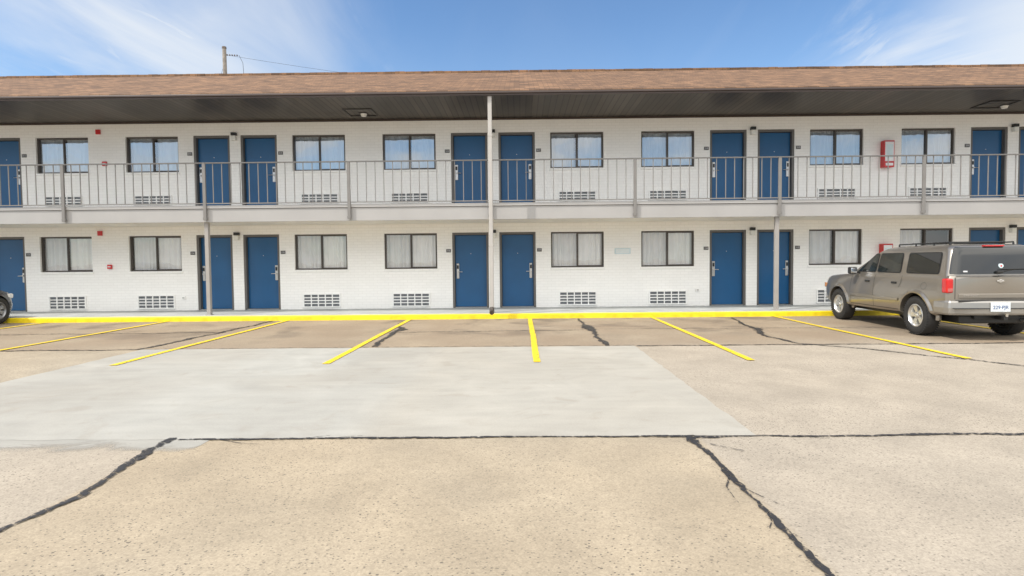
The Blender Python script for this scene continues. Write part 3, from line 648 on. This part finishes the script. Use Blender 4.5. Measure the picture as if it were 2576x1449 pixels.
def bumper(y0,z0,z1,w,m,s,wrap=.42):
    b=B(); n=14; secs=[]
    for k in range(-n,n+1):
        t=k/n; secs.append((w*t,y0+s*.06*(1-t**4)))
    path=[(-w-.045,y0-s*wrap),(-w-.043,y0-s*.10),(-w-.02,y0-s*.02)]+secs+[(w+.02,y0-s*.02),(w+.043,y0-s*.10),(w+.045,y0-s*wrap)]
    prof=[(-.10,z0+.01),(-.02,z0),(0,z0+.03),(.008,(z0+z1)/2),(0,z1-.03),(-.02,z1),(-.10,z1)]
    R=[]
    for i,(x,y) in enumerate(path):
        a=Vector(path[max(i-1,0)]); c=Vector(path[min(i+1,len(path)-1)]); d=(c-a).normalized(); nrm=Vector((d.y,-d.x))*(1 if s<0 else -1)
        R.append([(x+nrm.x*o,y+nrm.y*o,z) for o,z in prof])
    for A,C in zip(R,R[1:]):
        for k in range(len(prof)-1): b.quad([A[k],A[k+1],C[k+1],C[k]],m)
    return b
b=bumper(-2.21,.44,.675,.81,pewter2,-1,.34); b.box(-.70,.70,-2.25,-2.14,.665,.682,M['black'],.004); b.box(-.80,.80,-2.285,-2.24,.545,.56,M['black'],.004)
obj('rear_bumper',b.mesh('rb',True,40),car)
b=B(); b.box(-.235,.075,-2.292,-2.284,.50,.655,platew,.003); obj('licence_plate',b.mesh('lp'),car); obj('licence_plate_lettering',text_mesh('229·PJR',.078,plateb),car,(-.08,-2.2935,.57),(math.pi/2,0,0)); 
b=B(); b.box(-.03,.03,-2.30,-2.0,.36,.42,M['black'],.006); b.cyl((0,-2.31,.42),(0,-2.31,.47),.02,.025,chrome,14); b.box(-.35,.35,-2.10,-2.04,.36,.43,M['black'],.008); b.cyl((.45,-2.20,.34),(.45,-1.6,.34),.03,.03,M['steel'],12); obj('tow_hitch',b.mesh('hitch'),car)
obj('front_bumper',bumper(2.11,.43,.64,.73,pewter2,1,.34).mesh('fb',True,40),car)
for s in (-1,1):
    b=B(); b.box(*sorted((s*.46,s*.77)),2.0,2.13,.70,.84,clearl,.02); b.box(*sorted((s*.74,s*.79)),1.98,2.09,.72,.82,orange,.015); obj('headlight',b.mesh('hl'),car)
b=B(); b.box(-.44,.44,2.10,2.135,.68,.86,M['black'],.01); b.box(-.44,.44,2.13,2.145,.76,.785,chrome,.004); obj('grille',b.mesh('grille'),car)
b=B(); b.box(-.56,.56,-2.05,2.0,.28,.42,M['black'],.02); 
for ay,az in AX: b.cyl((-.7,ay,.34),(.7,ay,.34),.045,.045,M['black'],10)
obj('underbody',b.mesh('ub'),car)
b=B()
for s in (-1,1):
    b.cyl((s*.52,-.35,1.655),(s*.52,-1.75,1.655),.012,.012,M['black'],8)
    for y in (-.35,-.85,-1.35,-1.75): b.cyl((s*.52,y,1.58),(s*.52,y,1.655),.020,.012,M['black'],8)
for y in (-.75,-1.55): b.cyl((-.52,y,1.663),(.52,y,1.663),.011,.011,M['black'],8)
obj('roof_rack',b.mesh('rack',True),car)
b=B(); b.box(-.16,.16,-2.03,-1.96,1.575,1.598,taill,.006); obj('high_brake_light',b.mesh('hb'),car)
ty,rm=wheel_meshes(.355,.205,.235,tyre,alloy,M['black'],5)
for ay,az in AX:
    for s in (-1,1):
        w=obj('wheel',None,car,(s*.735,ay,.355)); obj('tyre',ty,w); obj('rim',rm,w)
        w.rotation_euler=(random.uniform(0,1),0,0) if s>0 else (random.uniform(0,1),0,math.pi)
# ---- black hatchback
T2=[(-1.95,.72,.42,.80,.0),(-1.88,.80,.32,.90,.0),(-1.6,.86,.26,.96,.0),(-.8,.885,.24,.95,.0),(.7,.885,.24,.92,.01),(1.0,.88,.24,.90,.03),(1.5,.86,.24,.83,.05),(1.75,.81,.25,.76,.05),(1.88,.72,.27,.68,.04),(1.95,.55,.32,.58,.02)]
G2=[(.88,.84,1.05,-1.80,.10),(1.0,.80,.85,-1.72,.12),(1.35,.68,.20,-1.45,.15),(1.43,.62,.0,-1.3,.2),(1.47,.50,-.2,-1.1,.2)]
car2=obj('parked_car',None,None,(-13.42,-3.50,0),label='black hatchback parked at the yellow kerb with front corner showing',category='car',group='parked cars')
AX2=[(-1.25,.33),(1.33,.33)]
obj('body',build_body(T2,AX2,.375,blackp,M['black']),car2); obj('cabin',greenhouse(G2,blackp),car2)
for P,nm in (([(.70,.96),(-.05,.96),(-.05,1.31),(.22,1.31)],'front_side_window'),([(-.12,.96),(-.95,.96),(-.80,1.31),(-.12,1.31)],'rear_side_window')): side_window(G2,P,nm,cglass,car2,.04,False)
obj('windscreen',endpanel(G2,[(-.70,.95),(.70,.95),(.58,1.33),(-.58,1.33)],.006,cglass,2).mesh('ws'),car2); obj('rear_window',endpanel(G2,[(-.66,1.0),(.66,1.0),(.55,1.33),(-.55,1.33)],.006,cglass,3).mesh('rw'),car2)
for s in (-1,1):
    b=B(); seam(b,T2,[(.85,.30),(.88,.6),(.80,.90)],M['plate'],sides=(s,)); seam(b,T2,[(-.08,.30),(-.08,.93)],M['plate'],sides=(s,)); obj('door_seam',b.mesh('s2'),car2)
    b=B(); b.box(*sorted((s*.50,s*.80)),1.66,1.84,.60,.72,clearl,.03); obj('headlight',b.mesh('h2'),car2)
    b=B(); b.box(*sorted((s*.62,s*.84)),-1.93,-1.75,.70,.86,taill,.02); obj('tail_light',b.mesh('t2'),car2)
    b=B(); b.box(*sorted((s*.88,s*1.02)),.62,.72,.93,1.05,blackp,.03); b.box(*sorted((s*.80,s*.9)),.64,.70,.93,.97,blackp,.01); obj('side_mirror',b.mesh('m2'),car2)
b=B(); b.box(-.45,.45,1.90,1.97,.34,.46,M['plate'],.02); obj('grille',b.mesh('g2'),car2)
ty,rm=wheel_meshes(.33,.215,.20,tyre,mat('dark_alloy',(.30,.30,.30),.35,.7,8,.06),M['black'],7)
for ay,az in AX2:
    for s in (-1,1):
        w=obj('wheel',None,car2,(s*.785,ay,.33),(.3,0,0 if s>0 else math.pi)); obj('tyre',ty,w); obj('rim',rm,w)

# ---------------------------------------------------------------- light
el=math.radians(50)
sd=Vector((-.80,-.46,0)).normalized(); sun_dir=Vector((sd.x*math.cos(el),sd.y*math.cos(el),math.sin(el)))
L=bpy.data.lights.new('sun','SUN'); L.energy=3.9; L.angle=math.radians(.6); L.color=(1,.95,.88)
lo=bpy.data.objects.new('sun',L); COL.objects.link(lo); lo.rotation_euler=sun_dir.to_track_quat('Z','Y').to_euler()
w=bpy.data.worlds.new("World"); scene.world=w; w.use_nodes=True; nt=w.node_tree
class WN(NT):
    def __init__(s,nt): s.nt=nt; s.b=None
N=WN(nt); bg=nt.nodes['Background']
sky=nd(nt,'ShaderNodeTexSky',sky_type='NISHITA'); sky.sun_disc=False; sky.sun_elevation=el; sky.sun_rotation=math.atan2(sun_dir.x,sun_dir.y); sky.air_density=1.0; sky.dust_density=.4; sky.ozone_density=2.5
tc=nd(nt,'ShaderNodeTexCoord'); d=tc.outputs['Generated']; x,y,z=N.sep(d)
zz=N.math('ADD',N.math('MAXIMUM',z,0.0),.12)
cc=nd(nt,'ShaderNodeCombineXYZ'); N.l(N.math('DIVIDE',x,zz),cc.inputs[0]); N.l(N.math('DIVIDE',y,zz),cc.inputs[1])
n1=N.noise(N.mapping(cc.outputs[0],rot=(0,0,math.radians(8)),sc=(1.3,.5,1)),1.2,8,.8,.55)
n3=N.noise(N.mapping(cc.outputs[0],loc=(2.3,0,0),rot=(0,0,math.radians(14)),sc=(2.4,.42,1)),1.3,10,1.6,.58)
n2=N.noise(N.mapping(cc.outputs[0],loc=(4,2,0),sc=(.8,.5,1)),.9,5,.3)
mask=N.math('ADD',N.math('ADD',N.rng(x,-.16,-.46,0,.9,True),N.rng(x,.38,.60,0,1.2,True)),.05,True)
c=N.math('MULTIPLY',N.math('MULTIPLY',N.rng(n1,.36,.70,0,.85,True),N.rng(n2,.30,.62,.5,1,True)),mask)
wisp=N.math('MULTIPLY',N.math('MULTIPLY',N.rng(n3,.48,.72,0,.95,True),N.rng(n2,.35,.6,.5,1,True)),mask)
c=N.math('MAXIMUM',c,wisp)
corner=N.math('MULTIPLY',N.rng(x,.48,.66,0,.8,True),N.rng(n1,.25,.6,.4,1,True)); c=N.math('MAXIMUM',c,N.math('MULTIPLY',corner,N.rng(y,.0,.3,0,1)))
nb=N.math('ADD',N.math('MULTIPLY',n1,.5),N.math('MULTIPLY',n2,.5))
back_fill=N.math('MULTIPLY',N.math('MULTIPLY',N.rng(y,.15,-.25,0,1,True),N.rng(z,.22,.42,0,1,True)),N.rng(nb,.36,.52,.45,1,True))  # unseen bright cloud deck behind the camera, added to fill the shaded walls
lowc=N.math('MULTIPLY',N.math('MULTIPLY',N.rng(y,.0,-.2,0,1),N.rng(z,.45,.2,0,1)),N.rng(N.noise(N.mapping(d,sc=(1,1,2.5)),3.2,6,.6),.40,.60,0,.95,True))
skyc=N.mix(1.0,sky.outputs[0],(1.0,1.18,1.30),'MULTIPLY')
haze=N.rng(z,.42,.15,0,.20,True)
skyc=N.mix(haze,skyc,(4.0,5.4,6.8))
col=N.mix(c,skyc,(6.5,6.7,6.85)); col=N.mix(lowc,col,(7.5,7.6,7.6)); col=N.mix(back_fill,col,(19.0,18.4,17.4)); N.l(col,bg.inputs['Color']); bg.inputs['Strength'].default_value=.14

# ---------------------------------------------------------------- camera
cd=bpy.data.cameras.new('camera'); cam=bpy.data.objects.new('camera',cd); COL.objects.link(cam); scene.camera=cam
cd.sensor_width=36; cd.lens=1400/2576*36; cd.shift_x=-13/2576; cd.shift_y=-16.5/2576; cd.clip_end=2000
Rm=Matrix.Rotation(.007,4,'Z')@Matrix.Rotation(math.pi/2-.0371,4,'X')@Matrix.Rotation(-.0095,4,'Z')
cam.matrix_world=Matrix.Translation((0,-15.4,1.41))@Rm
scene.view_settings.view_transform='Standard'; scene.view_settings.look='None'; scene.view_settings.exposure=0
